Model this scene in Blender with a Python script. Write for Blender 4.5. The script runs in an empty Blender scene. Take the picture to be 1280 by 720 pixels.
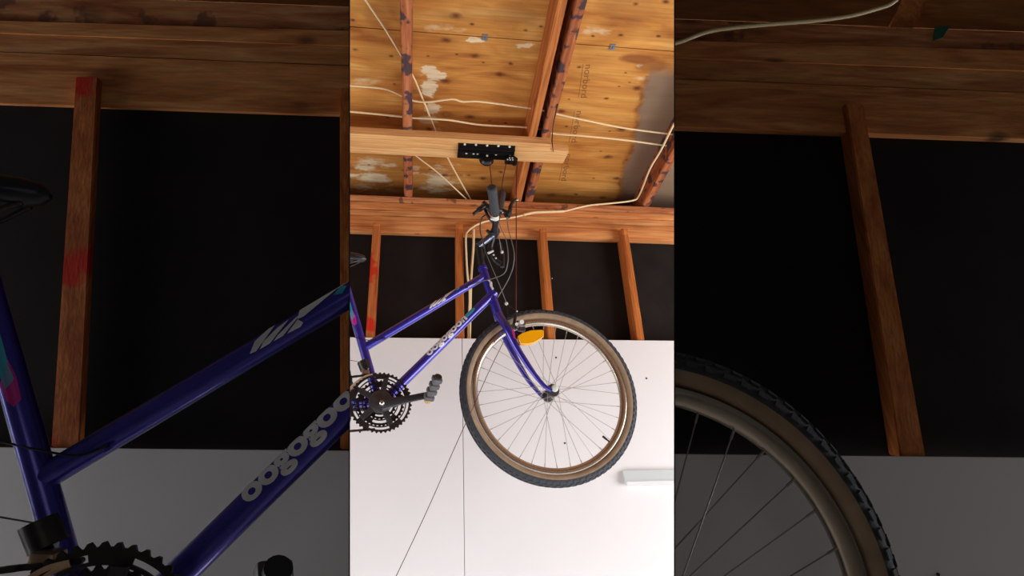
import bpy, bmesh, math, random
import numpy as np
from mathutils import Vector, Matrix, noise as mnoise
random.seed(7); np.random.seed(7)
scn = bpy.context.scene
COL = scn.collection
sR = lambda c: tuple(((v/255)/12.92 if v/255 <= .04045 else ((v/255+.055)/1.055)**2.4) for v in c) + (1,)

# ------------------------------------------------------------------ camera frame (measured from vanishing points)
F = 805.0
_u = np.array([-80., -1540., F]); _u /= np.linalg.norm(_u)
_h = np.array([5700., 125., F]); _h -= (_h@_u)*_u; _h /= np.linalg.norm(_h)
_n = np.cross(_u, _h)
M = np.array([_h, _n, _u])            # camera frame (right, down, forward) -> world
CAM = np.array([0., 0., 1.2])
def ray(x, y): return M@np.array([x-640., y-360., F])
def onY(x, y, d): r = ray(x, y); return CAM+r*d/r[1]
def onZ(x, y, z): r = ray(x, y); return CAM+r*(z-CAM[2])/r[2]
NS = 1280/404.0                      # the side bays stand this much closer

class Plane:
    """a real plane in the world; s = 1 for the deep middle bay, NS for the close side bays"""
    def __init__(self, o, t, k, s):
        self.s = s
        def near(v): c = M.T@v; c = np.array([c[0], c[1], c[2]/s]); return M@c
        self.o = CAM+near(np.array(o)-CAM)
        t = near(np.array(t)); k = near(np.array(k))
        self.t = t/np.linalg.norm(t)
        k = k-(k@self.t)*self.t; self.k = k/np.linalg.norm(k)
        self.n = np.cross(self.t, self.k)
        if self.n@(CAM-self.o) < 0: self.n = -self.n
    def dir(self, x, y):
        return ray(640+(x-640)*self.s, 360+(y-360)*self.s)
    def at(self, x, y, off=0.):
        r = self.dir(x, y); p0 = self.o+self.n*off
        return CAM+r*(((p0-CAM)@self.n)/(r@self.n))

D = 2.75
ZT = 3.208
ZPLY = ZT+.14
A = math.radians(6)
hub0 = onY(688, 491.5, 2.262)
T = (math.cos(A), math.sin(A), 0)
far = Plane(hub0, T, (0, 0, 1), 1)
nearb = Plane(hub0, T, (0, 0, 1), NS)
wfar = Plane(onY(640, 425, D), (1, 0, 0), (0, 0, 1), 1)
wnear = Plane(onY(640, 425, D), (1, 0, 0), (0, 0, 1), NS)

# ------------------------------------------------------------------ object helpers
ROOT = {}
def tag(o, label=None, cat=None, group=None, kind=None):
    if label: o['label'] = label
    if cat: o['category'] = cat
    if group: o['group'] = group
    if kind: o['kind'] = kind
    return o
def thing(name, label, cat, loc, group=None, kind=None):
    o = bpy.data.objects.new(name, None); COL.objects.link(o)
    o.empty_display_size = .05
    o.location = Vector([float(v) for v in loc]); ROOT[o.name] = np.array([float(v) for v in loc])
    return tag(o, label, cat, group, kind)
CLIP = None        # (plane_co, plane_no): keeps the side the normal points away from
def obj(name, bm, mats, parent=None, smooth=True, auto=35):
    if CLIP is not None:
        g = bmesh.ops.bisect_plane(bm, geom=bm.verts[:]+bm.edges[:]+bm.faces[:], plane_co=CLIP[0], plane_no=CLIP[1], clear_outer=True)
        ed = [e for e in g['geom_cut'] if isinstance(e, bmesh.types.BMEdge) and e.is_boundary]
        if ed:
            try: bmesh.ops.holes_fill(bm, edges=ed, sides=0)
            except Exception: pass
        if len(bm.verts) < 3: bm.free(); return None
    if not isinstance(mats, (list, tuple)): mats = [mats]
    if parent is None:
        co = np.array([v.co for v in bm.verts]); lo = co.min(0); hi = co.max(0)
        loc = np.array([(lo[0]+hi[0])/2, (lo[1]+hi[1])/2, lo[2]])
    else:
        loc = ROOT[parent.name]
    bmesh.ops.translate(bm, verts=bm.verts, vec=Vector(-loc))
    me = bpy.data.meshes.new(name)
    if smooth:
        for f in bm.faces: f.smooth = True
        for e in bm.edges:
            if len(e.link_faces) == 2 and e.calc_face_angle(0) > math.radians(auto): e.smooth = False
    bm.to_mesh(me); bm.free()
    for m in mats: me.materials.append(m)
    o = bpy.data.objects.new(name, me); COL.objects.link(o)
    if parent is None: o.location = Vector(loc)
    else: o.parent = parent
    ROOT[o.name] = loc
    return o
def V(p): return Vector([float(q) for q in p])
def add_prism(bm, pts, vec, mi=0):
    """polygon pts extruded by vec"""
    a = [bm.verts.new(V(p)) for p in pts]; b = [bm.verts.new(V(np.array(p)+np.array(vec))) for p in pts]
    fs = [bm.faces.new(a), bm.faces.new(b[::-1])]
    n = len(pts)
    for i in range(n): fs.append(bm.faces.new([a[i], b[i], b[(i+1) % n], a[(i+1) % n]]))
    for f in fs: f.material_index = mi
    bmesh.ops.recalc_face_normals(bm, faces=fs)
    return fs
def add_box(bm, lo, hi, bev=0, mi=0):
    x0, y0, z0 = lo; x1, y1, z1 = hi
    fs = add_prism(bm, [(x0, y0, z0), (x1, y0, z0), (x1, y1, z0), (x0, y1, z0)], (0, 0, z1-z0), mi)
    if bev:
        es = list({e for f in fs for e in f.edges})
        bmesh.ops.bevel(bm, geom=es, offset=bev, segments=2, affect='EDGES', profile=.5)
def obox(bm, c, ax, size, bev=0, mi=0):
    """box with centre c, axes ax (3 unit vectors), full sizes"""
    c = np.array(c, float); a, b, d = [np.array(ax[i], float)*size[i]/2 for i in range(3)]
    fs = add_prism(bm, [c-a-b-d, c+a-b-d, c+a+b-d, c-a+b-d], 2*d, mi)
    if bev:
        es = list({e for f in fs for e in f.edges})
        bmesh.ops.bevel(bm, geom=es, offset=bev, segments=2, affect='EDGES', profile=.5)
def spline(pts, n=8, closed=False):
    P = [np.array(p, float) for p in pts]; out = []
    m = len(P)
    rng = range(m) if closed else range(m-1)
    for i in rng:
        if closed: p0, p1, p2, p3 = P[(i-1) % m], P[i], P[(i+1) % m], P[(i+2) % m]
        else: p0, p1, p2, p3 = P[max(i-1, 0)], P[i], P[i+1], P[min(i+2, m-1)]
        for j in range(n):
            t = j/n
            out.append(.5*((2*p1)+(-p0+p2)*t+(2*p0-5*p1+4*p2-p3)*t*t+(-p0+3*p1-3*p2+p3)*t**3))
    if not closed: out.append(P[-1])
    return out
def add_tube(bm, pts, r, seg=16, cap=True, mi=0, closed=False, flat=None):
    P = [np.array(p, float) for p in pts]; m = len(P)
    R = r if isinstance(r, (list, tuple, np.ndarray)) else [r]*m
    rings = []; nrm = None
    for i in range(m):
        if closed: d = P[(i+1) % m]-P[(i-1) % m]
        else: d = P[min(i+1, m-1)]-P[max(i-1, 0)]
        d /= np.linalg.norm(d)+1e-12
        if nrm is None:
            a = np.array([0, 0, 1.]) if abs(d[2]) < .9 else np.array([1., 0, 0])
            if flat is not None: a = np.array(flat, float)
            nrm = a-(a@d)*d
        else: nrm = nrm-(nrm@d)*d
        nrm /= np.linalg.norm(nrm); bn = np.cross(d, nrm)
        fx = 1 if flat is None else .35
        rings.append([bm.verts.new(V(P[i]+R[i]*(fx*math.cos(q)*nrm+math.sin(q)*bn))) for q in np.linspace(0, 2*math.pi, seg, endpoint=False)])
    fs = []
    for i in range(m if closed else m-1):
        a = rings[i]; b = rings[(i+1) % m]
        for j in range(seg): fs.append(bm.faces.new([a[j], a[(j+1) % seg], b[(j+1) % seg], b[j]]))
    if cap and not closed:
        fs.append(bm.faces.new(rings[0][::-1])); fs.append(bm.faces.new(rings[-1]))
    for f in fs: f.material_index = mi
def add_lathe(bm, c, ax, u, v, prof, seg=48, closed=True, mi=None):
    """prof: list of (radius, axial); ax axial dir; u,v the radial basis"""
    c, ax, u, v = [np.array(q, float) for q in (c, ax, u, v)]
    rings = []
    for q in np.linspace(0, 2*math.pi, seg, endpoint=False):
        d = u*math.cos(q)+v*math.sin(q)
        rings.append([bm.verts.new(V(c+d*r+ax*z)) for r, z in prof])
    n = len(prof)
    for i in range(seg):
        a = rings[i]; b = rings[(i+1) % seg]
        for j in range(n if closed else n-1):
            try:
                f = bm.faces.new([a[j], a[(j+1) % n], b[(j+1) % n], b[j]])
                if mi: f.material_index = mi(j)
            except ValueError: pass
    if not closed:
        for k in (0, n-1):
            if prof[k][0] > 1e-6:
                f = bm.faces.new([r[k] for r in rings])
    return rings
def cyl(bm, p, q, r, seg=24, r2=None):
    add_tube(bm, [p, q], [r, r if r2 is None else r2], seg)
def sphere(bm, c, r, sc=(1, 1, 1)):
    g = bmesh.ops.create_uvsphere(bm, u_segments=16, v_segments=10, radius=r)
    for v in g['verts']: v.co = Vector((v.co.x*sc[0], v.co.y*sc[1], v.co.z*sc[2]))+V(c)

# ------------------------------------------------------------------ materials
def newmat(name):
    m = bpy.data.materials.new(name); m.use_nodes = True
    nt = m.node_tree; return m, nt, nt.nodes['Principled BSDF']
def N(nt, typ, **kw):
    n = nt.nodes.new(typ)
    for k, v in kw.items():
        if hasattr(n, k) and k not in ('Scale',): setattr(n, k, v)
        else: n.inputs[k].default_value = v
    return n
def ramp(nt, stops):
    r = nt.nodes.new('ShaderNodeValToRGB'); e = r.color_ramp.elements
    while len(e) > 1: e.remove(e[-1])
    e[0].position = stops[0][0]; e[0].color = stops[0][1]
    for p, c in stops[1:]:
        k = e.new(p); k.color = c
    return r
def plain(name, col, rough=.5, metal=0., coat=0., nz=.0, nscale=60, bump=0., spec=.5):
    m, nt, b = newmat(name); L = nt.links
    c = sR(col)
    b.inputs['Roughness'].default_value = rough; b.inputs['Metallic'].default_value = metal
    b.inputs['Coat Weight'].default_value = coat; b.inputs['Specular IOR Level'].default_value = spec
    g = N(nt, 'ShaderNodeNewGeometry'); t = N(nt, 'ShaderNodeTexNoise'); t.inputs['Scale'].default_value = nscale; t.inputs['Detail'].default_value = 4
    L.new(g.outputs['Position'], t.inputs['Vector'])
    r = ramp(nt, [(.3, tuple(v*(1-nz) for v in c[:3])+(1,)), (.7, tuple(min(1, v*(1+nz)) for v in c[:3])+(1,))])
    L.new(t.outputs['Fac'], r.inputs['Fac']); L.new(r.outputs['Color'], b.inputs['Base Color'])
    if bump:
        bp = N(nt, 'ShaderNodeBump'); bp.inputs['Strength'].default_value = bump; bp.inputs['Distance'].default_value = .002
        L.new(t.outputs['Fac'], bp.inputs['Height']); L.new(bp.outputs['Normal'], b.inputs['Normal'])
    return m
def wood(name, dark, mid, light, axis=0, rough=.75, knots=.5, marks=None, scale=1.0):
    """lumber: long grain along axis, knots, optional smudges (marks = (colour, threshold, scale))"""
    m, nt, b = newmat(name); L = nt.links
    g = N(nt, 'ShaderNodeNewGeometry'); oi = N(nt, 'ShaderNodeObjectInfo')
    add = N(nt, 'ShaderNodeVectorMath', operation='MULTIPLY_ADD')
    L.new(oi.outputs['Random'], add.inputs[0]); add.inputs[1].default_value = (13, 7, 5); L.new(g.outputs['Position'], add.inputs[2])
    mp = N(nt, 'ShaderNodeMapping'); sc = [16*scale]*3; sc[axis] = 1.1*scale
    mp.inputs['Scale'].default_value = sc; L.new(add.outputs[0], mp.inputs['Vector'])
    t = N(nt, 'ShaderNodeTexNoise'); t.inputs['Scale'].default_value = 2.2; t.inputs['Detail'].default_value = 7; t.inputs['Distortion'].default_value = 1.2
    L.new(mp.outputs[0], t.inputs['Vector'])
    r = ramp(nt, [(.3, sR(dark)), (.5, sR(mid)), (.72, sR(light))]); L.new(t.outputs['Fac'], r.inputs['Fac'])
    col = r.outputs['Color']
    # fine fibres
    mp2 = N(nt, 'ShaderNodeMapping'); sc = [120*scale]*3; sc[axis] = 3
    mp2.inputs['Scale'].default_value = sc; L.new(add.outputs[0], mp2.inputs['Vector'])
    t2 = N(nt, 'ShaderNodeTexNoise'); t2.inputs['Scale'].default_value = 2; t2.inputs['Detail'].default_value = 3; L.new(mp2.outputs[0], t2.inputs['Vector'])
    r2 = ramp(nt, [(.3, (.78, .78, .78, 1)), (.7, (1.1, 1.1, 1.1, 1))]); L.new(t2.outputs['Fac'], r2.inputs['Fac'])
    mx = N(nt, 'ShaderNodeMix', data_type='RGBA', blend_type='MULTIPLY'); mx.inputs[0].default_value = 1
    L.new(col, mx.inputs[6]); L.new(r2.outputs['Color'], mx.inputs[7]); col = mx.outputs[2]
    if knots:
        mk = N(nt, 'ShaderNodeMapping'); sc = [7.5]*3; sc[axis] = 4.
        mk.inputs['Scale'].default_value = sc; L.new(add.outputs[0], mk.inputs['Vector'])
        vo = N(nt, 'ShaderNodeTexVoronoi'); vo.inputs['Scale'].default_value = 1.3; L.new(mk.outputs[0], vo.inputs['Vector'])
        rk = ramp(nt, [(.05, (knots,)*3+(1,)), (.14, (0, 0, 0, 1))]); L.new(vo.outputs['Distance'], rk.inputs['Fac'])
        mx = N(nt, 'ShaderNodeMix', data_type='RGBA', blend_type='MIX'); L.new(rk.outputs['Color'], mx.inputs[0])
        L.new(col, mx.inputs[6]); mx.inputs[7].default_value = sR([v*.35 for v in dark]); col = mx.outputs[2]
    if marks:
        mc, th, ms = marks
        t3 = N(nt, 'ShaderNodeTexNoise'); t3.inputs['Scale'].default_value = ms; t3.inputs['Detail'].default_value = 3; L.new(add.outputs[0], t3.inputs['Vector'])
        rm = ramp(nt, [(th, (0, 0, 0, 1)), (th+.06, (.85, .85, .85, 1))]); L.new(t3.outputs['Fac'], rm.inputs['Fac'])
        mx = N(nt, 'ShaderNodeMix', data_type='RGBA', blend_type='MIX'); L.new(rm.outputs['Color'], mx.inputs[0])
        L.new(col, mx.inputs[6]); mx.inputs[7].default_value = sR(mc); col = mx.outputs[2]
    L.new(col, b.inputs['Base Color']); b.inputs['Roughness'].default_value = rough
    b.inputs['Specular IOR Level'].default_value = .25
    bp = N(nt, 'ShaderNodeBump'); bp.inputs['Strength'].default_value = .25; bp.inputs['Distance'].default_value = .002
    L.new(t2.outputs['Fac'], bp.inputs['Height']); L.new(bp.outputs['Normal'], b.inputs['Normal'])
    return m
def plymat():
    m, nt, b = newmat('plywood'); L = nt.links
    g = N(nt, 'ShaderNodeNewGeometry')
    mp = N(nt, 'ShaderNodeMapping'); mp.inputs['Scale'].default_value = (1.1, 4.5, 4.5); L.new(g.outputs['Position'], mp.inputs['Vector'])
    t = N(nt, 'ShaderNodeTexNoise'); t.inputs['Scale'].default_value = 1.6; t.inputs['Detail'].default_value = 8; t.inputs['Distortion'].default_value = 1.5
    L.new(mp.outputs[0], t.inputs['Vector'])
    r = ramp(nt, [(.27, sR((164, 96, 42))), (.42, sR((200, 134, 64))), (.58, sR((218, 156, 80))), (.75, sR((232, 184, 112)))]); L.new(t.outputs['Fac'], r.inputs['Fac'])
    mp2 = N(nt, 'ShaderNodeMapping'); mp2.inputs['Scale'].default_value = (3, 90, 90); L.new(g.outputs['Position'], mp2.inputs['Vector'])
    t2 = N(nt, 'ShaderNodeTexNoise'); t2.inputs['Scale'].default_value = 1; t2.inputs['Detail'].default_value = 5; t2.inputs['Distortion'].default_value = .8; L.new(mp2.outputs[0], t2.inputs['Vector'])
    r2 = ramp(nt, [(.3, (.8, .77, .73, 1)), (.65, (1.05, 1.05, 1.05, 1))]); L.new(t2.outputs['Fac'], r2.inputs['Fac'])
    mx = N(nt, 'ShaderNodeMix', data_type='RGBA', blend_type='MULTIPLY'); mx.inputs[0].default_value = 1
    L.new(r.outputs['Color'], mx.inputs[6]); L.new(r2.outputs['Color'], mx.inputs[7])
    at = N(nt, 'ShaderNodeAttribute', attribute_name='stain'); sp = N(nt, 'ShaderNodeSeparateColor'); L.new(at.outputs['Color'], sp.inputs[0])
    col = mx.outputs[2]
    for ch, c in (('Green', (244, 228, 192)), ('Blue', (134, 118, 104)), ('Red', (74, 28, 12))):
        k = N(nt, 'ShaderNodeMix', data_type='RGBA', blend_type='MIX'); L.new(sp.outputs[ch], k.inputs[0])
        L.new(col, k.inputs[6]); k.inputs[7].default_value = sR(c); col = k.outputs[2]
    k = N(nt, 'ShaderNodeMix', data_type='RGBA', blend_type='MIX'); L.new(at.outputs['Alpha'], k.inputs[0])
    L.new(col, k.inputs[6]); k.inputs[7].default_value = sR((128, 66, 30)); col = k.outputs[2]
    L.new(col, b.inputs['Base Color']); b.inputs['Roughness'].default_value = .7; b.inputs['Specular IOR Level'].default_value = .25
    return m

PLY = plymat()
W_RAFT = wood('rafter_lumber', (140, 76, 44), (178, 102, 62), (200, 130, 84), 1, marks=((40, 46, 62), .51, 15), knots=.8)
W_RAFT2 = wood('rafter_lumber_clean', (152, 84, 40), (190, 112, 56), (212, 138, 76), 1, knots=.8)
W_HEAD = wood('header_lumber', (176, 102, 54), (214, 138, 80), (232, 164, 102), 0, knots=.9)
W_PLATE = wood('plate_lumber', (172, 100, 58), (212, 142, 84), (232, 172, 116), 0, knots=.5)
W_BLOCK = wood('rough_blocking_lumber', (150, 78, 46), (204, 130, 80), (230, 172, 122), 0, knots=.6, marks=((122, 78, 62), .6, 22))
W_STUD = wood('stud_lumber', (164, 86, 38), (194, 112, 52), (214, 136, 74), 2, knots=.5)
W_STUDR = wood('red_marked_stud_lumber', (164, 86, 42), (194, 110, 56), (212, 134, 74), 2, knots=.4, marks=((206, 26, 20), .53, 9))
W_BOARD = wood('new_pale_lumber', (212, 150, 90), (232, 174, 112), (240, 192, 134), 0, knots=.7)
M_WHITE = plain('white_wall_panel', (230, 227, 228), .42, nz=.02, nscale=2.5)
M_BLACK = plain('black_sheathing', (30, 25, 23), .85, nz=.25, nscale=9, spec=.2)
M_CONC = plain('concrete', (150, 146, 140), .8, nz=.12, nscale=8, bump=.2)
M_TAPE = plain('joint_backing', (196, 190, 184), .8)
M_BLUE, _nt, _b = newmat('blue_violet_paint')
_b.inputs['Base Color'].default_value = sR((62, 50, 176)); _b.inputs['Metallic'].default_value = .55; _b.inputs['Roughness'].default_value = .3; _b.inputs['Coat Weight'].default_value = 1; _b.inputs['Coat Roughness'].default_value = .2
_t = N(_nt, 'ShaderNodeTexNoise'); _t.inputs['Scale'].default_value = 220
_r = ramp(_nt, [(.3, sR((52, 44, 160))), (.7, sR((68, 60, 190)))]); _nt.links.new(_t.outputs['Fac'], _r.inputs['Fac']); _nt.links.new(_r.outputs['Color'], _b.inputs['Base Color'])
M_DECAL = plain('white_decal', (238, 236, 236), .4)
M_CYAN = plain('cyan_decal', (60, 176, 206), .4)
M_MAG = plain('magenta_decal', (206, 40, 150), .4)
M_RUBBER = plain('tyre_rubber', (60, 62, 68), .75, nz=.2, nscale=300, bump=.3)
M_GUM = plain('tan_sidewall', (156, 130, 104), .65, nz=.18, nscale=30)
M_RIM = plain('aluminium_rim', (196, 184, 168), .26, .9, nz=.05)
M_SPOKE = plain('steel_spoke', (176, 168, 164), .4, .5)
M_CHROME = plain('bright_steel', (225, 225, 225), .15, 1.)
M_DARKM = plain('dark_steel', (62, 56, 54), .4, .6, nz=.2, nscale=90)
M_CRANK = plain('crank_alloy', (84, 80, 84), .32, .6, nz=.15, nscale=60)
M_BP = plain('black_plastic', (30, 31, 34), .38)
M_GRIP = plain('grip_foam', (58, 60, 64), .8, nz=.2, nscale=200, bump=.3)
M_STEM = plain('stem_alloy', (104, 108, 124), .3, .75)
M_GOLD = plain('tan_derailleur_cage', (176, 148, 118), .35, .7)
M_BRASS = plain('brass_cap', (196, 168, 96), .4, .4)
M_PED = plain('pedal_resin', (92, 90, 94), .5, .1, nz=.15)
M_REFL = plain('amber_reflector', (255, 176, 6), .25, coat=.6)
M_CABLE = plain('cream_cable', (240, 214, 168), .5, nz=.04)
M_HOUS = plain('grey_cable_housing', (112, 108, 106), .45)
M_HOUSB = plain('black_cable_housing', (26, 24, 26), .45)
M_ROPE = plain('dark_red_rope', (92, 26, 26), .8, nz=.5, nscale=260, bump=.6)
M_ROPE2 = plain('thin_purple_brown_cord', (86, 58, 66), .8, nz=.3, nscale=260)
M_HOIST = plain('hoist_black_steel', (22, 22, 24), .35, .3)
M_RAILF = plain('grey_aluminium', (212, 222, 224), .4, .1)
M_ZINC = plain('zinc_clip', (150, 160, 176), .35, .8)
M_INK = plain('faded_ink', (140, 92, 46), .9)
M_GREEN = plain('green_paint', (30, 84, 66), .8)
M_SHEAD = plain('zinc_screw_head', (222, 220, 212), .4)
M_SCREW = plain('black_screw', (18, 16, 16), .5)
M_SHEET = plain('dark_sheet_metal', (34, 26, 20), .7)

# ------------------------------------------------------------------ the setting
bm = bmesh.new(); add_box(bm, (-3.2, -2.6, -.1), (3.4, D+.3, 0)); tag(obj('floor', bm, M_CONC, smooth=False), 'grey concrete garage floor', 'floor', kind='structure')

def vn(x, y, s, seed=0):
    rs = np.random.RandomState(seed); g = rs.rand(64, 64)
    x = np.asarray(x)*s; y = np.asarray(y)*s
    xi = np.floor(x).astype(int); yi = np.floor(y).astype(int); fx = x-xi; fy = y-yi
    fx = fx*fx*(3-2*fx); fy = fy*fy*(3-2*fy)
    a = g[xi % 64, yi % 64]; b = g[(xi+1) % 64, yi % 64]; c = g[xi % 64, (yi+1) % 64]; d = g[(xi+1) % 64, (yi+1) % 64]
    return (a*(1-fx)+b*fx)*(1-fy)+(c*(1-fx)+d*fx)*fy
def fbm(x, y, s, seed=0): return sum(vn(x, y, s*2**i, seed+i)*.5**i for i in range(4))/1.875
KNOT = [(557, 50, 4.5), (590, 30, 2.2), (593, 70, 4.2), (556.5, 101.5, 5), (625, 93, 4.6), (639, 80, 2.5), (604, 78, 1.6), (571, 68, 1.6), (535, 70, 1.6),
        (558, 143, 6.5), (587, 146, 5), (612, 151, 2), (632, 154, 1.8), (570, 20, 5), (657, 38, 2), (676, 33, 1.8), (638, 79, 2),
        (795, 5, 2.4), (832, 2, 3.4), (741, 45, 1.8), (776, 44, 2.6), (823, 45, 2.4), (724, 84, 2.4), (797, 110, 5), (782, 91, 1.6), (774, 108, 1.5), (787, 103, 1.5),
        (702, 139, 4.2), (758, 123, 2.4), (711, 124, 1.4), (777, 162, 5), (762, 164, 1.6), (708, 158, 2), (751, 189, 1.6), (760, 196, 5), (783, 200, 2), (771, 223, 4), (742, 223, 1.8),
        (537, 161, 4), (484, 147, 2), (441, 25, 2), (444, 62, 2.5), (489, 70, 2.4), (493, 105, 1.6), (461, 206, 2), (504, 213, 1.8), (555, 219, 4), (586, 219, 2), (626, 215, 3), (604, 223, 4.5), (538, 212, 2),
        (689, 244, 6), (720, 243, 3), (753, 247, 4), (502, 25, 2)]
PALE = [(541, 92, 13, 9, .9), (537, 108, 8, 13, .95), (542, 134, 9, 9, .9), (533, 150, 12, 7, .7), (542, 161, 10, 5, .6), (594, 48, 10, 4, .8), (655, 57, 13, 4, .8), (546, 226, 30, 30, .85), (466, 218, 32, 32, .92),
        (455, 100, 22, 6, .55), (452, 232, 16, 8, .6), (520, 212, 10, 8, .5), (745, 38, 16, 5, .5), (806, 98, 14, 3, .5), (560, 36, 20, 5, .4), (793, 240, 12, 5, .6), (800, 82, 5, 3, .6)]
def stain(X, Yv):
    red = np.zeros_like(X); grn = np.zeros_like(X); blu = np.zeros_like(X); alp = np.zeros_like(X)
    for x, y, s in KNOT:
        p = onZ(x, y, ZPLY); rr = s*.0033
        dx = (X-p[0])/(rr*1.5); dy = (Yv-p[1])/(rr*.95)
        d = np.sqrt(dx*dx+dy*dy)+.35*(vn(X, Yv, 90, 5)-.5)
        red = np.maximum(red, np.clip(1.25-d, 0, 1)*(.9 if s < 5.5 else .6))
        if s > 3.9:
            d2 = np.sqrt((dx/3.2)**2+(dy/1.3)**2); alp = np.maximum(alp, .4*np.clip(1.3-d2, 0, 1))
        if s > 6: red = np.where(d < .35, red*.4, red)
    for x, y, a, b, k in PALE:
        p = onZ(x, y, ZPLY); dx = (X-p[0])/(a*.0034); dy = (Yv-p[1])/(b*.0040)
        d = np.sqrt(dx*dx+dy*dy)+2.6*(fbm(X, Yv*2.4, 13, 9)-.5)+.9*(fbm(X, Yv*2, 60, 2)-.5)
        grn = np.maximum(grn, k*np.clip((1.0-d)*(5 if k > .93 or a < 14 else 1.3), 0, 1)*np.clip(.35+1.2*fbm(X, Yv*4, 16, 4), 0, 1))
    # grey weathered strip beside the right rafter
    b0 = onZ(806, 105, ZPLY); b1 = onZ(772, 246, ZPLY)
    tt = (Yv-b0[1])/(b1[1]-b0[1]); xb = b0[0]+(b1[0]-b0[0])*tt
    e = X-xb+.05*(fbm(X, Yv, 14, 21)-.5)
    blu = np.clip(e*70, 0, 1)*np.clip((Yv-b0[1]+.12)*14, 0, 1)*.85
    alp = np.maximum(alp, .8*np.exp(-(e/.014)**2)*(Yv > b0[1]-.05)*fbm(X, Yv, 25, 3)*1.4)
    # darker brown patches at the top and stains along the plate
    for x, y, a, b, k in [(800, 74, 26, 7, .75), (818, 84, 22, 12, .6), (720, 246, 70, 5, .55), (590, 240, 40, 6, .4), (500, 235, 30, 5, .5), (640, 20, 30, 14, .35), (478, 20, 20, 30, .35), (590, 12, 20, 10, .25), (790, 15, 40, 25, .3)]:
        p = onZ(x, y, ZPLY); dx = (X-p[0])/(a*.0034); dy = (Yv-p[1])/(b*.0040)
        d = np.sqrt(dx*dx+dy*dy)+1.3*(fbm(X, Yv*2, 9, 31)-.5)
        alp = np.maximum(alp, k*np.clip((1.1-d)*2, 0, 1))
    return np.stack([red, grn, blu, alp], -1)
ceiling = thing('ceiling', 'plywood roof deck of knotty sheets above the rafters', 'ceiling', (0, 2, ZPLY), kind='structure')
SEAM = 1.857
def sheet(x0, x1, y0, y1, fine):
    g = .0022
    x0 += g; x1 -= g; y0 += g; y1 -= g
    st = .0036 if fine else .05
    nx = max(2, int((x1-x0)/st)); ny = max(2, int((y1-y0)/st))
    xs = np.linspace(x0, x1, nx); ys = np.linspace(y0, y1, ny)
    X, Yg = np.meshgrid(xs, ys)
    co = np.stack([X, Yg, np.full_like(X, ZPLY)], -1).reshape(-1, 3)-ROOT['ceiling']
    idx = np.arange(nx*ny).reshape(ny, nx)
    fa = np.stack([idx[:-1, :-1], idx[1:, :-1], idx[1:, 1:], idx[:-1, 1:]], -1).reshape(-1, 4)
    top = np.array([(x0, y0, ZPLY+.012), (x1, y0, ZPLY+.012), (x1, y1, ZPLY+.012), (x0, y1, ZPLY+.012)])-ROOT['ceiling']
    b = nx*ny; cor = [idx[0, 0], idx[0, -1], idx[-1, -1], idx[-1, 0]]
    faces = fa.tolist()+[[b, b+1, b+2, b+3]]
    edge = [idx[0, :], idx[:, -1], idx[-1, ::-1], idx[::-1, 0]]
    for k in range(4): faces.append([int(v) for v in edge[k]]+[b+(k+1) % 4, b+k])
    me = bpy.data.meshes.new('plywood_sheet'); me.from_pydata(np.vstack([co, top]).tolist(), [], faces)
    s = stain(X, Yg).reshape(-1, 4); s = np.vstack([s, np.zeros((4, 4))])
    a = me.color_attributes.new('stain', 'FLOAT_COLOR', 'POINT'); a.data.foreach_set('color', s.astype(np.float32).ravel())
    me.materials.append(PLY); me.update()
    o = bpy.data.objects.new('plywood_sheet', me); COL.objects.link(o); o.parent = ceiling
    return o
sheet(-.62, 1.82, SEAM, SEAM+1.22, True)
sheet(-.62, 1.82, SEAM-1.22+.55, SEAM, True)
sheet(-3.06, -.62, SEAM, SEAM+1.22, False); sheet(-3.06, -.62, SEAM-.67, SEAM, False)
sheet(1.82, 3.3, SEAM, SEAM+1.22, False); sheet(1.82, 3.3, SEAM-.67, SEAM, False)
# dark felt above the joints
bm = bmesh.new(); add_box(bm, (-3.1, SEAM-.7, ZPLY+.0125), (3.3, SEAM+1.25, ZPLY+.03)); obj('roofing_felt', bm, M_BLACK, ceiling, False)
# printed stamps on the plywood
def text_mesh(body, size, offset=0., res=3):
    cu = bpy.data.curves.new('txt', 'FONT'); cu.body = body; cu.size = size; cu.offset = offset; cu.resolution_u = res
    ob = bpy.data.objects.new('txt', cu); COL.objects.link(ob)
    dg = bpy.context.evaluated_depsgraph_get(); me = bpy.data.meshes.new_from_object(ob.evaluated_get(dg))
    bpy.data.objects.remove(ob); b = bmesh.new(); b.from_mesh(me); return b
def stamp(body, px0, px1):
    p0 = onZ(*px0, ZPLY); p1 = onZ(*px1, ZPLY); d = p1-p0; ln = np.linalg.norm(d); d /= ln
    b = text_mesh(body, .05); w = max(v.co.x for v in b.verts); k = ln/w
    up = np.array([d[1], -d[0], 0])
    for v in b.verts: v.co = V(p0+d*v.co.x*k+up*v.co.y*min(k, .9)+np.array([0, 0, -.0006]))
    fs = []
    a = p0-up*.012; add_prism(b, [a, a+d*ln, a+d*ln+up*.0022, a+up*.0022], (0, 0, -.0006))
    return b
for body, a, b_ in [('norbord', (732, 80), (726, 122)), ('norbord', (721, 138), (714, 178)), ('norbord', (708, 192), (701.5, 226))]:
    obj('ink_stamp', stamp(body, a, b_), M_INK, ceiling, False)

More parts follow.
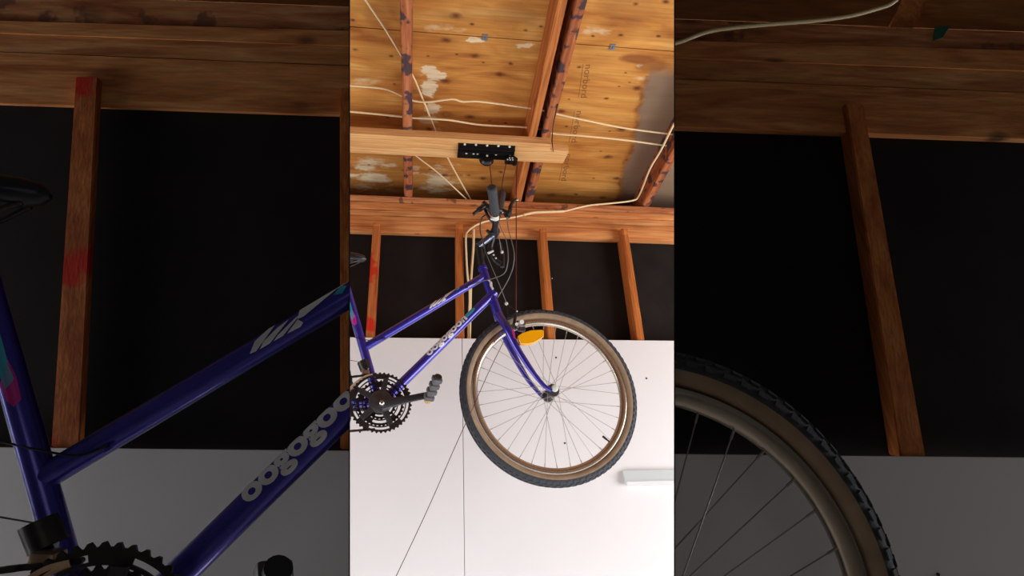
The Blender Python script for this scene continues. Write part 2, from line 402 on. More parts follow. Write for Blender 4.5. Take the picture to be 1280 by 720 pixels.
# rafters
def rafter(xa, xb, label, mat, y0=1.15, wa=.042, group='roof rafters'):
    bm = bmesh.new(); y1 = D+.30
    add_prism(bm, [(xa, y0, ZT), (xa+wa, y0, ZT), (xb+wa, y1, ZT), (xb, y1, ZT)], (0, 0, .1395))
    es = [e for e in bm.edges if abs(e.verts[0].co.x-e.verts[1].co.x) < .1 and abs(e.verts[0].co.y-e.verts[1].co.y) > 1]
    bmesh.ops.bevel(bm, geom=es, offset=.003, segments=2, affect='EDGES')
    tag(obj('roof_rafter', bm, mat), label, 'rafter', group)
rafter(-.098, -.098, 'ink-smudged rafter at the left, crossed by the pale board', W_RAFT)
rafter(.466, .488, 'plain inner rafter of the doubled pair above the bicycle', W_RAFT2, wa=.037)
rafter(.538, .545, 'ink-smudged right-hand rafter of the doubled pair above the bicycle', W_RAFT, wa=.040)
rafter(1.196, 1.196, 'rafter at the right edge with a cream cable hanging against it', W_RAFT, wa=.042)
for x in (-.71, -1.32, 1.81, 2.42):
    pass

def line(xs, y438, y842): return y438+(y842-y438)*(xs-438)/404.
# header stack on the back wall (heights measured on the wall)
def board(name, z0, z1, y0, y1, label, mat, cat='board', bev=.003):
    bm = bmesh.new(); add_box(bm, (-1.9, y0, z0), (2.9, y1, z1), bev)
    return tag(obj(name, bm, mat), label, cat)
HZ = 2.986
board('header_board', HZ, 3.0775, D+.045, D+.085, 'wide orange header board, lowest of the stack above the studs', W_HEAD)
board('top_plate', 3.0800, 3.1185, D+.049, D+.135, 'smooth pale top plate resting directly on the header board', W_PLATE)
board('top_plate', 3.1205, 3.1595, D+.044, D+.135, 'upper of the two plates, under the rough blocking board', W_HEAD)
board('blocking_board', 3.1620, 3.206, D+.050, D+.135, 'rough stained blocking board directly beneath the rafters', W_BLOCK)
bm = bmesh.new()
c = onY(807, 262, D+.052); add_prism(bm, [c+np.array(q) for q in ((-.02, -.0006, -.012), (.004, -.0006, -.016), (.018, -.0006, .010), (.0, -.0006, .014))], (0, .0005, 0))
tag(obj('paint_daub', bm, M_GREEN, smooth=False), 'small dark green paint daub on the blocking board at right', 'paint mark')

wall = thing('wall_back', 'back wall with black sheathing between studs and white panels below', 'wall', (0.4, D, 0), kind='structure')
bm = bmesh.new(); add_box(bm, (-1.9, D+.09, 1.0), (2.9, D+.11, 3.0)); obj('black_sheathing', bm, M_BLACK, wall, False)
bm = bmesh.new(); add_box(bm, (-1.9, D+.33, 3.0), (2.9, D+.35, ZPLY+.01)); obj('black_sheathing', bm, M_BLACK, wall, False)
PT = 2.379
xs_ = onY(579, 560, D-.012)[0]
for xa, xb in ((-1.9, xs_-.0012), (xs_+.0012, 2.9)):
    bm = bmesh.new(); add_box(bm, (xa, D-.012, 0.02), (xb, D-.0005, PT), .0015); obj('white_panel', bm, M_WHITE, wall, False)
bm = bmesh.new(); add_box(bm, (xs_-.02, D-.0004, .02), (xs_+.02, D+.03, PT-.01)); obj('backing_strip', bm, M_TAPE, wall, False)
# studs
def stud(px, label, mat, w=.036):
    x = onY(px, 350, D)[0]; bm = bmesh.new()
    add_box(bm, (x-w/2, D, 1.2), (x+w/2, D+.0895, HZ-.001), .002)
    add_box(bm, (x-w/2, D, HZ-.0005), (x+w/2, D+.0440, onY(px, 278 if px < 600 else 286, D)[2]), .002)
    tag(obj('wall_stud', bm, mat), label, 'stud', 'studs on the back wall')
stud(466.5, 'stud daubed with red paint, left of the bicycle frame', W_STUDR)
stud(575, 'stud behind the upper frame tube with cream cables beside it', W_STUD)
stud(684, 'stud rising directly above the front wheel', W_STUD)
stud(790, 'rightmost stud on the deep back wall, clear of the wheel', W_STUD)
# screws on the white panels
for i, (x, y) in enumerate([(695, 447), (808, 473), (706, 554), (450, 540)]):
    bm = bmesh.new(); p = onY(x, y, D-.012); cyl(bm, p, p+np.array([0, -.0015, 0]), .0042, 12)
    tag(obj('screw', bm, M_SCREW), ['black screw head seen through spokes just above the hub', 'black screw head on white panel right of the wheel',
        'black screw head seen through the lower spokes', 'black screw head under the chain at lower left'][i], 'screw', 'screw heads in the white panels')
bm = bmesh.new(); p = onY(690, 348, D+.089); sphere(bm, p, .004); tag(obj('nail_head', bm, M_CHROME), 'tiny pale nail head on black sheathing beside the stud above the wheel', 'nail')
# aluminium rail
a = onY(779, 588, D-.03)
rail = thing('metal_rail', 'short grey metal rail fixed low on the white panel at right', 'rail', (a[0]+.5, D-.03, a[2]-.06))
z1 = a[2]; z0 = onY(782, 602, D-.04)[2]
bm = bmesh.new(); add_prism(bm, [(a[0], D-.0125, z1), (a[0], D-.028, z1), (a[0], D-.040, z0), (a[0], D-.0125, z0)], (1.1, 0, 0)); obj('rail_face', bm, M_RAILF, rail, False)
bm = bmesh.new(); add_prism(bm, [(a[0]+.006, D-.0125, z0-.0005), (a[0]+.006, D-.044, z0-.0005), (a[0]+.006, D-.044, z0-.006), (a[0]+.014, D-.0125, z0-.012)], (1.09, 0, 0)); obj('rail_lip', bm, M_WHITE, rail, False)

# H clips in the plywood joint
for x, y, l in ((606, 46, 'small blue-grey metal clip in plywood joint between the left rafter and the doubled pair'), (765, 60, 'small blue-grey metal clip in plywood joint right of the doubled rafter')):
    p = onZ(x, y, ZPLY-.001); bm = bmesh.new()
    for s in (-1, 1):
        add_box(bm, (p[0]-.012, SEAM+s*.011-.004, ZPLY-.0035), (p[0]+.012, SEAM+s*.011+.004, ZPLY-.0005))
        add_box(bm, (p[0]+s*.006-.003, SEAM-.012, ZPLY-.0045), (p[0]+s*.006+.003, SEAM+.012, ZPLY-.0036))
    tag(obj('plywood_clip', bm, M_ZINC, smooth=False), l, 'clip', 'plywood edge clips')

# pale board across the rafters
bm = bmesh.new(); zb = ZT-.0385
q = [onZ(438, 166, zb), onZ(690, 178.5, zb), onZ(691, 183, zb), onZ(708, 184, zb), onZ(705, 200, zb), onZ(438, 190.5, zb)]
yb0 = q[0][1]; yb1 = q[5][1]
xm = q[1][0]; xe = q[4][0]
add_prism(bm, [(-1.9, yb0, zb), (xm, yb0+.004, zb), (xm, yb0+.045, zb), (xe+.01, yb0+.05, zb), (xe, yb1+.003, zb), (-1.9, yb1, zb)], (0, 0, .038))
tag(obj('crossing_board', bm, W_BOARD, smooth=False), 'pale new board nailed across underside of the rafters, carrying the hoist', 'board')
bm = bmesh.new(); p = onZ(690, 178, zb)
add_tube(bm, [onZ(697, 130, ZT-.001), onZ(691, 158, ZT-.02), onZ(690, 176, zb-.003), onZ(691.5, 190, zb-.002)], [.003, .002, .003, .0012], 8)
tag(obj('wood_splinter', bm, M_DARKM), 'thin dark splinter hanging over end of the pale crossing board', 'splinter')

# ------------------------------------------------------------------ hoist
hz = zb
def hp(x, y, dz=0): return onZ(x, y, hz-dz)
ha = hp(573, 178); hb = hp(644, 183.5); hc = hp(573, 195)
x0, x1 = ha[0], hb[0]; y0, y1 = ha[1]+.002, hc[1]+.004
hoist = thing('bicycle_hoist', 'black steel pulley hoist screwed beneath the pale crossing board', 'hoist', ((x0+x1)/2, (y0+y1)/2, hz))
bm = bmesh.new()
prof = [(y0, .002), (y0, .006), (y0+.014, .006), (y0+.018, .018), (y0+.026, .018), (y0+.030, .009), (y0+.036, .009), (y0+.040, .020), (y0+.048, .020), (y0+.053, .010), (y1, .010), (y1, .002)]
add_prism(bm, [(x0, a_, hz-b_+.0015) for a_, b_ in prof], (x1-x0, 0, 0)); obj('channel', bm, M_HOIST, hoist, False)
for px, py in ((581, 180), (595, 180.5), (609, 181.5), (623, 182), (637, 183), (583, 191), (592, 191.5), (597, 191.5), (620, 192.5)):
    bm = bmesh.new(); p = hp(px, py, .010)
    if py < 185: p = hp(px, py, .0055)
    cyl(bm, p+np.array([0, 0, .002]), p-np.array([0, 0, .004]), .0052, 12); obj('screw_head', bm, M_SHEAD, hoist)
def pulley(pxc, pyc, r, w):
    c = onY(pxc, pyc, (y0+y1)/2+.02)
    for s in (-1, 1):
        bm = bmesh.new()
        pts = [c+np.array([r*math.cos(q), s*w/2, r*math.sin(q)]) for q in np.linspace(math.pi, 2*math.pi, 17)]
        pts += [(c[0]+r, c[1]+s*w/2, hz-.008), (c[0]-r, c[1]+s*w/2, hz-.008)]
        add_prism(bm, pts, (0, .002, 0)); obj('pulley_cheek', bm, M_HOIST, hoist, False)
    bm = bmesh.new(); add_lathe(bm, c+np.array([0, .001, 0]), (0, 1, 0), (1, 0, 0), (0, 0, 1), [(.003, -w/2+.003), (r*.92, -w/2+.003), (r*.7, 0), (r*.92, w/2-.003), (.003, w/2-.003)], 32)
    obj('pulley_wheel', bm, M_BP, hoist)
    bm = bmesh.new(); cyl(bm, c-np.array([0, w/2+.003, 0]), c+np.array([0, w/2+.004, 0]), .005, 12); obj('axle', bm, M_SHEAD, hoist)
    return c
pc1 = pulley(608.5, 197.5, .034, .03)
# cord lock at the right end of the channel
bm = bmesh.new(); c = onY(637.5, 201, (y0+y1)/2+.02)
obox(bm, c+np.array([0, 0, .004]), np.eye(3), (.050, .034, .030), .004)
cyl(bm, c+np.array([.022, -.018, -.002]), c+np.array([.022, .018, -.002]), .0125)
add_box(bm, (c[0]-.024, c[1]-.016, c[2]+.015), (c[0]+.018, c[1]+.016, hz-.006))
obj('cord_lock', bm, M_HOIST, hoist)
for dx, dz in ((-.004, .002), (.009, .002), (-.014, -.008), (-.002, -.009), (.010, -.009), (-.001, .02)):
    bm = bmesh.new(); p = c+np.array([dx, -.0175, dz]); cyl(bm, p, p+np.array([0, -.002, 0]), .0036, 10); obj('rivet', bm, M_SHEAD, hoist)

# ------------------------------------------------------------------ electrical cables
def cable(name, pts, r, label, cat='cable', mat=M_CABLE, group=None, n=6):
    bm = bmesh.new(); add_tube(bm, spline(pts, n), r, 10)
    return tag(obj(name, bm, mat), label, cat, group)
zc = ZT+.07
cable('electrical_cable', [onZ(x, y, zc) for x, y in ((380, 101), (438, 107), (480, 111), (503, 120), (517, 126), (535, 127.5), (565, 124), (578, 127), (600, 127), (646, 133), (673, 137), (698, 143), (730, 150), (780, 160), (833, 167), (860, 170))], .0042,
      'cream cable threaded through the rafters, upper and wavier of the two side by side')
cable('electrical_cable', [onZ(x, y, zc) for x, y in ((380, 134), (438, 139.5), (480, 143.5), (503, 146), (517, 147.5), (560, 150), (600, 156), (646, 158.5), (672, 161), (692, 167), (730, 170), (780, 175), (825, 181), (850, 184))], .0045,
      'cream cable threaded through the rafters, lower and straighter of the two side by side')
cable('electrical_cable', [onZ(x, y, ZT+.09) for x, y in ((440, -30), (457, 0), (480, 34), (499, 65), (516, 95), (524, 113), (545, 165), (559, 196), (574, 224), (588, 249))], .0042,
      'cream cable slanting from the top left corner down behind the pale board')
cable('electrical_cable', [onZ(x, y, ZT+.03) for x, y in ((500, 178), (520, 195), (545, 214), (566, 233), (583, 249))], .0034,
      'thin cream cable slanting steeply below the pale board beside the left rafter')
e = [onZ(864, 118, ZT-.008), onZ(842, 156, ZT-.008), onZ(826, 188, ZT-.008), onZ(812, 212, ZT-.008), onY(799, 244, 2.745), onY(791, 250.5, 2.775), onY(765, 254, D+.035), onY(735, 257, D+.035), onY(705, 264, D+.03)]
cable('electrical_cable', e+[onY(690, 265, D+.03), onY(668, 266, D+.032), onY(640, 272, D+.032), onY(615, 275, D+.03), onY(598, 280, D+.028), onY(586, 288, D+.01), onY(582.5, 296, D-.008), onY(583, 320, D-.008), onY(584.5, 345, D-.002), onY(587, 365, D+.01), onY(586, 395, D+.03), onY(585, 426, D+.03)], .0048,
      'cream cable running down the right rafter, along the plates and down beside a stud')
bm = bmesh.new(); add_tube(bm, spline([onY(705.5, 264, D+.024), onY(690, 264.7, D+.024), onY(668, 265.7, D+.026), onY(655, 268.5, D+.026)], 6), .0068, 10)
tag(obj('cable_sleeve', bm, M_CABLE), 'thicker white sleeve on the cream cable along the plates', 'cable sleeve')
cable('electrical_cable', [onY(592, 287, D+.03), onY(592, 297, D+.03), onY(591.5, 312, D+.03), onY(589, 345, D+.03), onY(588, 380, D+.03), onY(587, 428, D+.03)], .0062,
      'short cream cable dropping from a hole in the header board beside the stud')

# ------------------------------------------------------------------ bicycle parts
def wheel(L, hub, R, name, root, mats=None, spokes=True, hubside=True, phase=.1, valve=None):
    t, k, n = L.t, L.k, L.n
    RI = R*.872
    # rim is the part, everything else on the wheel is a sub-part of it
    bm = bmesh.new()
    add_lathe(bm, hub, n, t, k, [(RI, -.0125), (RI-.003, -.0135), (RI-.015, -.0125), (RI-.021, -.006), (RI-.023, 0), (RI-.021, .006), (RI-.015, .0125), (RI-.003, .0135), (RI, .0125), (RI-.006, 0)], 128)
    w = obj(name, bm, M_RIM, root, auto=60)
    if w is None: return None
    bm = bmesh.new()
    cr = (R+RI)/2; mr = (R-RI)/2
    qs = np.linspace(0, 2*math.pi, 20, endpoint=False)
    prof = [(cr+mr*math.cos(q)*(1 if math.cos(q) > 0 else 1.04)*.94, mr*math.sin(q)*.92) for q in qs]
    add_lathe(bm, hub, n, t, k, prof, 160, mi=lambda j: 0 if math.cos((qs[j]+qs[1]/2)) > .05 else 1)
    nk = 84
    for i in range(nk):
        for row, (qo, ph) in enumerate(((-1.12, .5), (-.55, 0), (0, .5), (.55, 0), (1.12, .5))):
            a = 2*math.pi*(i+ph)/nk; d = t*math.cos(a)+k*math.sin(a); tg = -t*math.sin(a)+k*math.cos(a)
            rad = d*math.cos(qo)+n*math.sin(qo)*.95; sd = -d*math.sin(qo)+n*math.cos(qo)
            cc = hub+d*(cr)+rad*(mr*.95)
            obox(bm, cc+rad*.0008, (tg, sd, rad), (.013 if row != 2 else .015, .0075, .0034), 0)
    obj('tyre', bm, [M_RUBBER, M_GUM], w, auto=50)
    if spokes:
        ns = 36
        for i in range(ns):
            a = 2*math.pi*i/ns+phase; side = 1 if i % 2 == 0 else -1; cross = 1 if (i//2) % 2 == 0 else -1
            ah = a+cross*math.radians(62)
            p0 = hub+(t*math.cos(ah)+k*math.sin(ah))*.021+n*side*.031
            p1 = hub+(t*math.cos(a)+k*math.sin(a))*(RI-.021)+n*side*.003
            bm = bmesh.new(); dd = (p1-p0); q1 = p1-dd/np.linalg.norm(dd)*.014
            add_tube(bm, [p0, q1, q1, p1], [.0009, .0009, .0017, .0017], 6); obj('spoke', bm, M_SPOKE, w)
    if hubside:
        bm = bmesh.new()
        add_lathe(bm, hub, n, t, k, [(.003, -.05), (.0055, -.05), (.0055, -.036), (.024, -.035), (.024, -.031), (.012, -.028), (.0085, -.01), (.0085, .01), (.012, .028), (.024, .031), (.024, .035), (.0055, .036), (.0055, .05), (.003, .05)], 32)
        obj('hub', bm, M_CRANK, w)
        bm = bmesh.new()
        add_lathe(bm, hub, n, t, k, [(.001, .052), (.013, .052), (.0135, .058), (.011, .064), (.001, .066)], 24)
        obj('axle_nut', bm, M_SHEAD, w)
        bm = bmesh.new(); add_lathe(bm, hub, n, t, k, [(.001, -.052), (.010, -.052), (.010, -.062), (.001, -.064)], 6)
        obj('axle_nut', bm, M_SHEAD, w)
    if valve is not None:
        bm = bmesh.new(); d = t*math.cos(valve)+k*math.sin(valve)
        add_tube(bm, [hub+d*(RI-.02), hub+d*(RI-.032), hub+d*(RI-.033), hub+d*(RI-.052)], [.0032, .0032, .0042, .0042], 10); obj('valve', bm, M_BP, w)
    return w

def cylhit(L, x, y, a, b, r):
    """first hit of a view ray with the tube a-b of radius r (falls back to the silhouette)"""
    d = L.dir(x, y); d = d/np.linalg.norm(d); ax = (b-a)/np.linalg.norm(b-a); oc = CAM-a
    dp = d-(d@ax)*ax; op = oc-(oc@ax)*ax
    A_, B_, C_ = dp@dp, 2*dp@op, op@op-r*r; disc = B_*B_-4*A_*C_
    if disc < 0:
        s = -B_/(2*A_); p = CAM+d*s; foot = a+((p-a)@ax)*ax; w = p-foot; return foot+w/np.linalg.norm(w)*r
    return CAM+d*((-B_-math.sqrt(disc))/(2*A_))
def decal_px(L, polys, a, b, r, mat, root, name='decal', part=None):
    bm = bmesh.new()
    for poly in polys:
        vs = [bm.verts.new((x, y, 0)) for x, y in poly]; bm.faces.new(vs)
    bmesh.ops.triangulate(bm, faces=bm.faces[:])
    for _ in range(3): bmesh.ops.subdivide_edges(bm, edges=[e for e in bm.edges if e.calc_length() > .9], cuts=1, use_grid_fill=True)
    for v in bm.verts: v.co = V(cylhit(L, v.co.x, v.co.y, a, b, r+.0006))
    bmesh.ops.remove_doubles(bm, verts=bm.verts, dist=1e-6)
    return obj(name, bm, mat, part or root)
def decal_text(L, body, p0, p1, height, lift, a, b, r, mat, part, off=.004):
    """text running from pixel p0 to pixel p1, wrapped over the tube"""
    bm = text_mesh(body, 1., off, 4)
    mx = max(v.co.x for v in bm.verts); mn = min(v.co.x for v in bm.verts)
    bmesh.ops.triangulate(bm, faces=bm.faces[:])
    p0 = np.array(p0, float); p1 = np.array(p1, float); d = (p1-p0); up = np.array([d[1], -d[0]])/np.linalg.norm(d)
    for _ in range(2): bmesh.ops.subdivide_edges(bm, edges=[e for e in bm.edges if e.calc_length() > .12], cuts=1)
    for v in bm.verts:
        q = p0+d*(v.co.x-mn)/(mx-mn)+up*(v.co.y*height+lift)
        v.co = V(cylhit(L, q[0], q[1], a, b, r+.0006))
    return obj('lettering', bm, mat, part)

def ring(bm, c, n, t, k, Ro, nt_, th, z, slots=5, arms=None, Ri=None, tooth=.0045, phase=0., slotw=.72):
    """toothed chainring, ring band with long slots cut through it"""
    segs = nt_*4; Ri = Ri or Ro*.72
    def P(r, a, zz): return bm.verts.new(V(c+(t*math.cos(a)+k*math.sin(a))*r+n*(z+zz)))
    out = []; mid = []; inn = []; mid2 = []
    for i in range(segs):
        a = 2*math.pi*i/segs+phase
        ro = Ro+(tooth if i % 4 in (1,) else tooth*.8 if i % 4 == 2 else -.001)
        rs = [ro, Ro-.0075, Ri+.004, Ri]
        out.append([[P(r, a, zz) for zz in (-th/2, th/2)] for r in rs])
    fs = []
    for i in range(segs):
        A1 = out[i]; B1 = out[(i+1) % segs]; fr = ((i+.5)/segs*slots) % 1
        solid = not (.5-slotw/2 < fr < .5+slotw/2)
        for j in range(3):
            if j == 1 and not solid: continue
            for zi, flip in ((0, False), (1, True)):
                q = [A1[j][zi], A1[j+1][zi], B1[j+1][zi], B1[j][zi]]; bm.faces.new(q[::-1] if flip else q)
        for j in (0, 1, 2, 3):
            bm.faces.new([A1[j][0], B1[j][0], B1[j][1], A1[j][1]])

def bicycle(L, side):
    """side: 'deep' whole bicycle; 'left' the rear half standing close in the left bay"""
    deep = side == 'deep'
    B = L.at
    if deep:
        root = thing('bicycle', 'blue-violet step-through bicycle hanging from the hoist in front of white panels', 'bicycle', hub0-np.array([0, 0, .34]))
    else:
        c0 = B(420, 600); root = thing('bicycle', 'dim close-up repeat of the bicycle frame with big white lettering, in the added dark left bay', 'bicycle', c0)
    t, k, n = L.t, L.k, L.n
    BB = B(474, 503); R = .3415
    # --- frame: tubes
    stA, stB = B(472.5, 500), B(430, 350)
    ttA, ttB = B(455, 435), B(606, 345)
    dtA, dtB = B(476, 505), B(618, 366)
    htA, htB = B(603, 335), B(616.5, 376)
    bm = bmesh.new()
    add_tube(bm, [htA, htB], .0165, 24)
    add_tube(bm, [B(602.6, 333.5), B(603.8, 337)], .0185, 24); add_tube(bm, [B(615.8, 374), B(617, 377.5)], .0185, 24)
    frame = obj('head_tube', bm, M_BLUE, root)
    if not frame:
        frame = root
    def tube(name, pts, r, mat=M_BLUE, seg=28, par=None):
        bm = bmesh.new(); add_tube(bm, pts, r, seg); return obj(name, bm, mat, par or root)
    tt = tube('top_tube', [ttA, ttB], .0150)
    dt = tube('down_tube', [dtA, dtB], .0175)
    st = tube('seat_tube', [stA, stB], .0160)
    tube('bottom_bracket_shell', [BB-n*.036, BB+n*.036], .021)
    rh = B(309 if deep else 288, 499)
    for s in (-1, 1):
        tube('chainstay', spline([BB+n*s*.018+(rh-BB)*.03, BB+(rh-BB)*.3+n*s*.028-k*.005, rh+n*s*.060+(BB-rh)*.06], 8), .0095, seg=16)
        tube('seat_stay', spline([B(432, 362)+n*s*.014, B(400, 405)+n*s*.045, rh+n*s*.060+k*.02], 8), .0075, seg=16)
    # seat post and saddle
    tube('seat_post', [stB-(stB-stA)*.1, B(421, 330)], .0125, M_CHROME, 20)
    bm = bmesh.new()
    nose = B(458, 324); tail = B(368, 316); ax = nose-tail; ln = np.linalg.norm(ax); ax /= ln; upv = np.cross(n, ax); upv = upv if upv@k > 0 else -upv
    secs = [(0, .010, .012), (.03, .05, .022), (.15, .080, .030), (.3, .078, .030), (.5, .045, .028), (.7, .024, .026), (.88, .019, .022), (.965, .014, .015), (1., .004, .004)]
    rings = []
    for f, hw, hh in secs:
        cc = tail+ax*ln*f; row = []
        for q in np.linspace(0, 2*math.pi, 24, endpoint=False):
            y_ = math.sin(q); up_ = hh*.9*y_ if y_ > 0 else hh*.75*y_
            row.append(bm.verts.new(V(cc+n*hw*math.cos(q)+upv*(up_ + (.012 if f < .1 else 0)))))
        rings.append(row)
    for i in range(len(rings)-1):
        for j in range(24): bm.faces.new([rings[i][j], rings[i][(j+1) % 24], rings[i+1][(j+1) % 24], rings[i+1][j]])
    bm.faces.new(rings[0][::-1]); bm.faces.new(rings[-1])
    sd = obj('saddle', bm, M_BP, root)
    if sd:
        for s in (-1, 1):
            bm = bmesh.new(); add_tube(bm, spline([tail+ax*ln*.12+n*s*.03-upv*.02, tail+ax*ln*.4+n*s*.02-upv*.045, tail+ax*ln*.68+n*s*.018-upv*.04, tail+ax*ln*.9+n*s*.008-upv*.012], 6), .0035, 10); obj('saddle_rail', bm, M_DARKM, sd)
        bm = bmesh.new(); pts = [tail+ax*ln*f+n*(hw*.93)+upv*(.001) for f, hw, hh in secs[1:-1]]; add_tube(bm, spline(pts, 6), .0018, 8); obj('saddle_piping', bm, M_STEM, sd)
    # --- decals
    dirr = lambda a, b, u: (a[0]+(b[0]-a[0])*u, a[1]+(b[1]-a[1])*u)
    if tt:
        polys = [[(536.5, 386), (538.5, 381), (544, 376), (546.5, 374.6), (540.5, 380.5), (539, 385)],
                 [(540.5, 384.2), (542, 381), (547.5, 375.6), (552, 372.3), (545.5, 379), (544.5, 381.8)],
                 [(546, 381), (547.6, 378.6), (554, 372.2), (557, 369.8), (550.4, 376.2), (549.6, 378.9)],
                 [(551.3, 378), (555.4, 372.3), (557.6, 373.6), (556.6, 375.3)], [(555.4, 372.3), (556.6, 366.8), (567, 361.6), (571, 360.2), (560.5, 368), (557.8, 371.2)],
                 [(571.5, 360), (568, 361.5), (576, 356.4), (576.4, 356.9)]]
        decal_px(L, polys, ttA, ttB, .0150, M_DECAL, root, 'white_slash_decal', tt)
        decal_px(L, [[(569.5, 362.8), (572.5, 358.9), (574.8, 359.2), (573, 362.2)]], ttA, ttB, .0150, M_CYAN, root, 'cyan_decal', tt)
        for px, py in ((481, 423.5), (584, 359.5)):
            bm = bmesh.new(); p = B(px, py, .016); obox(bm, p, (np.array(ttB-ttA)/np.linalg.norm(ttB-ttA), k, n), (.010, .005, .005), .001); obj('cable_stop', bm, M_BLUE, tt)
    if dt:
        decal_text(L, 'oogogoon', (534.5, 444), (583, 396.5), 11.5, -1.8, dtA, dtB, .0175, M_DECAL, dt, .045)
        decal_px(L, [[(581, 392), (587, 386.5), (592.5, 384.6), (594, 386), (590, 391.5), (583.5, 397)]], dtA, dtB, .0175, M_CYAN, root, 'cyan_decal', dt)
        bm = bmesh.new(); p = B(598, 391, 0.); obox(bm, p, (np.array(dtB-dtA)/np.linalg.norm(dtB-dtA), np.cross(n, (dtB-dtA)/np.linalg.norm(dtB-dtA)), n), (.012, .008, .02), .002); obj('cable_stop', bm, M_BLUE, dt)
    if st:
        decal_px(L, [[(432, 374), (437.5, 376), (441, 389), (443.5, 396), (440, 400), (436.5, 391)]], stA, stB, .0160, M_CYAN, root, 'cyan_decal', st)
        decal_px(L, [[(438, 398), (441, 388), (444.5, 395), (446.5, 404), (443.5, 407), (440.5, 404.5)]], stA, stB, .0160, M_MAG, root, 'magenta_decal', st)
        decal_px(L, [[(456.5, 455), (459.5, 454), (461.5, 460.5), (460.5, 465)]], stA, stB, .0164, M_DECAL, root, 'white_patch', st)
    # --- rear wheel
    wheel(L, rh, R, 'rear_wheel', root, spokes=deep, phase=.04)
    # --- front derailleur
    bm = bmesh.new(); cc = B(475, 503)
    pts = []
    for x, y in ((434, 491), (440, 484), (448, 477), (457, 471.5), (466, 469)): pts.append(B(x, y, .045))
    pts = spline(pts, 6)
    for i in range(len(pts)-1):
        a_ = pts[i]; b_ = pts[i+1]; out_ = np.array([0, 0, 0.])
        o1 = (a_-cc)/np.linalg.norm(a_-cc)*.006; o2 = (b_-cc)/np.linalg.norm(b_-cc)*.006
        add_prism(bm, [a_-o1, b_-o2, b_+o2, a_+o1], n*.002)
    obox(bm, B(457, 466.5, .028), (t, k, n), (.026, .016, .03), .004)
    fd = obj('front_derailleur', bm, M_GOLD, root)
    if fd:
        bm = bmesh.new(); add_tube(bm, [B(453.5, 452, .01), B(457.5, 462, .01)], .0205, 20); obox(bm, B(453.5, 457, .016), (t, k, n), (.010, .022, .014), .003); obj('derailleur_clamp', bm, M_DARKM, fd)
    # --- crankset
    cr = B(475.6, 502.8, .045)
    ck = obj('crankset', (lambda b: (ring(b, cr, n, t, k, .1022, 44, .004, 0., 5, Ri=.083, phase=.3, slotw=.6), b)[1])(bmesh.new()), M_DARKM, root, False)
    if ck:
        for Ro, ntt, z, Ri, ph in ((.0775, 36, -.010, .057, .3), (.052, 24, -.019, .034, .3)):
            bm = bmesh.new(); ring(bm, cr, n, t, k, Ro, ntt, .0035, z, 5, Ri=Ri, phase=ph, slotw=.55); obj('chainring', bm, M_DARKM, ck, False)
        bm = bmesh.new()
        for i in range(5):
            a_ = math.radians(8+72*i); d = t*math.cos(a_)+k*math.sin(a_); e_ = -t*math.sin(a_)+k*math.cos(a_)
            add_prism(bm, [cr+e_*.010+n*.003, cr+d*.06+e_*.0095+n*.003, cr+d*.084+e_*.008+n*.003, cr+d*.086-e_*.008+n*.003, cr+d*.06-e_*.0095+n*.003, cr-e_*.010+n*.003], n*.006)
        add_lathe(bm, cr, n, t, k, [(.001, .002), (.040, .002), (.040, .008), (.026, .016), (.001, .017)], 32)
        obj('spider', bm, M_CRANK, ck)
        bm = bmesh.new(); p0 = B(477, 505.5, .060); p1 = B(537, 493.5, .068)
        add_tube(bm, [p0+(p0-p1)*.02, p0, p0+(p1-p0)*.1, p0+(p1-p0)*.55, p0+(p1-p0)*.93, p1, p1+(p1-p0)*.03], [.008, .023, .019, .0125, .0125, .012, .007], 20, flat=n); obj('crank_arm', bm, M_CRANK, ck)
        bm = bmesh.new(); cyl(bm, p0+n*.001, p0+n*.014, .0115, 20); sphere(bm, p0+n*.014, .0095); obj('dust_cap', bm, M_CHROME, ck)
        pa = B(535, 499.5, .075); pb = B(547.5, 471.5, .165)
        bm = bmesh.new(); axp = (pb-pa)/np.linalg.norm(pb-pa); sdv = np.cross(axp, k); sdv /= np.linalg.norm(sdv); uu = np.cross(sdv, axp); lp = np.linalg.norm(pb-pa)
        obox(bm, (pa+pb)/2, (axp, sdv, uu), (lp*.96, .024, .020), .004)
        for f in (.12, .38, .64, .9):
            obox(bm, pa+(pb-pa)*f, (axp, sdv, uu), (.018, .034, .030), .005)
        pd = obj('pedal', bm, M_PED, ck)
        if pd:
            bm = bmesh.new(); cyl(bm, pa+axp*-.002-n*.006, pa+n*.014, .0125, 20, .0105); obj('pedal_end_cap', bm, M_BRASS, ck)
            bm = bmesh.new(); cyl(bm, pb-axp*.006, pb+axp*.004, .013, 16); obj('pedal_end', bm, M_BP, ck)
    # far side crank and pedal
    if deep:
        bm = bmesh.new(); q0 = BB-n*.05; q1 = B(474-62, 503+9, -.06); add_tube(bm, [q0, q0+(q1-q0)*.5, q1], [.016, .012, .012], 16, flat=n); ok = obj('crank_arm', bm, M_CRANK, root)
        bm = bmesh.new(); obox(bm, q1-n*.05, (n, t, k), (.09, .07, .022), .004); obj('pedal', bm, M_PED, root)
    # --- chain: two runs of small link plates
    for pa_, pb_ in ((B(470, 467.5, .040), B(309, 487, .040)), (B(468, 536.5, .040), B(318, 548, .040))):
        bm = bmesh.new(); dd = pb_-pa_; ln = np.linalg.norm(dd); dd = dd/ln; nl = int(ln/.0127); uu = np.cross(n, dd)
        for i in range(nl):
            cc = pa_+dd*(i+.5)*.0127
            for s in (-1, 1): obox(bm, cc+n*s*(.0035 if i % 2 else .0022), (dd, uu, n), (.0145, .0062, .0012), 0)
            cyl(bm, cc-dd*.006-n*.0035, cc-dd*.006+n*.0035, .0032, 8)
        obj('chain_run', bm, M_DARKM, root, False)
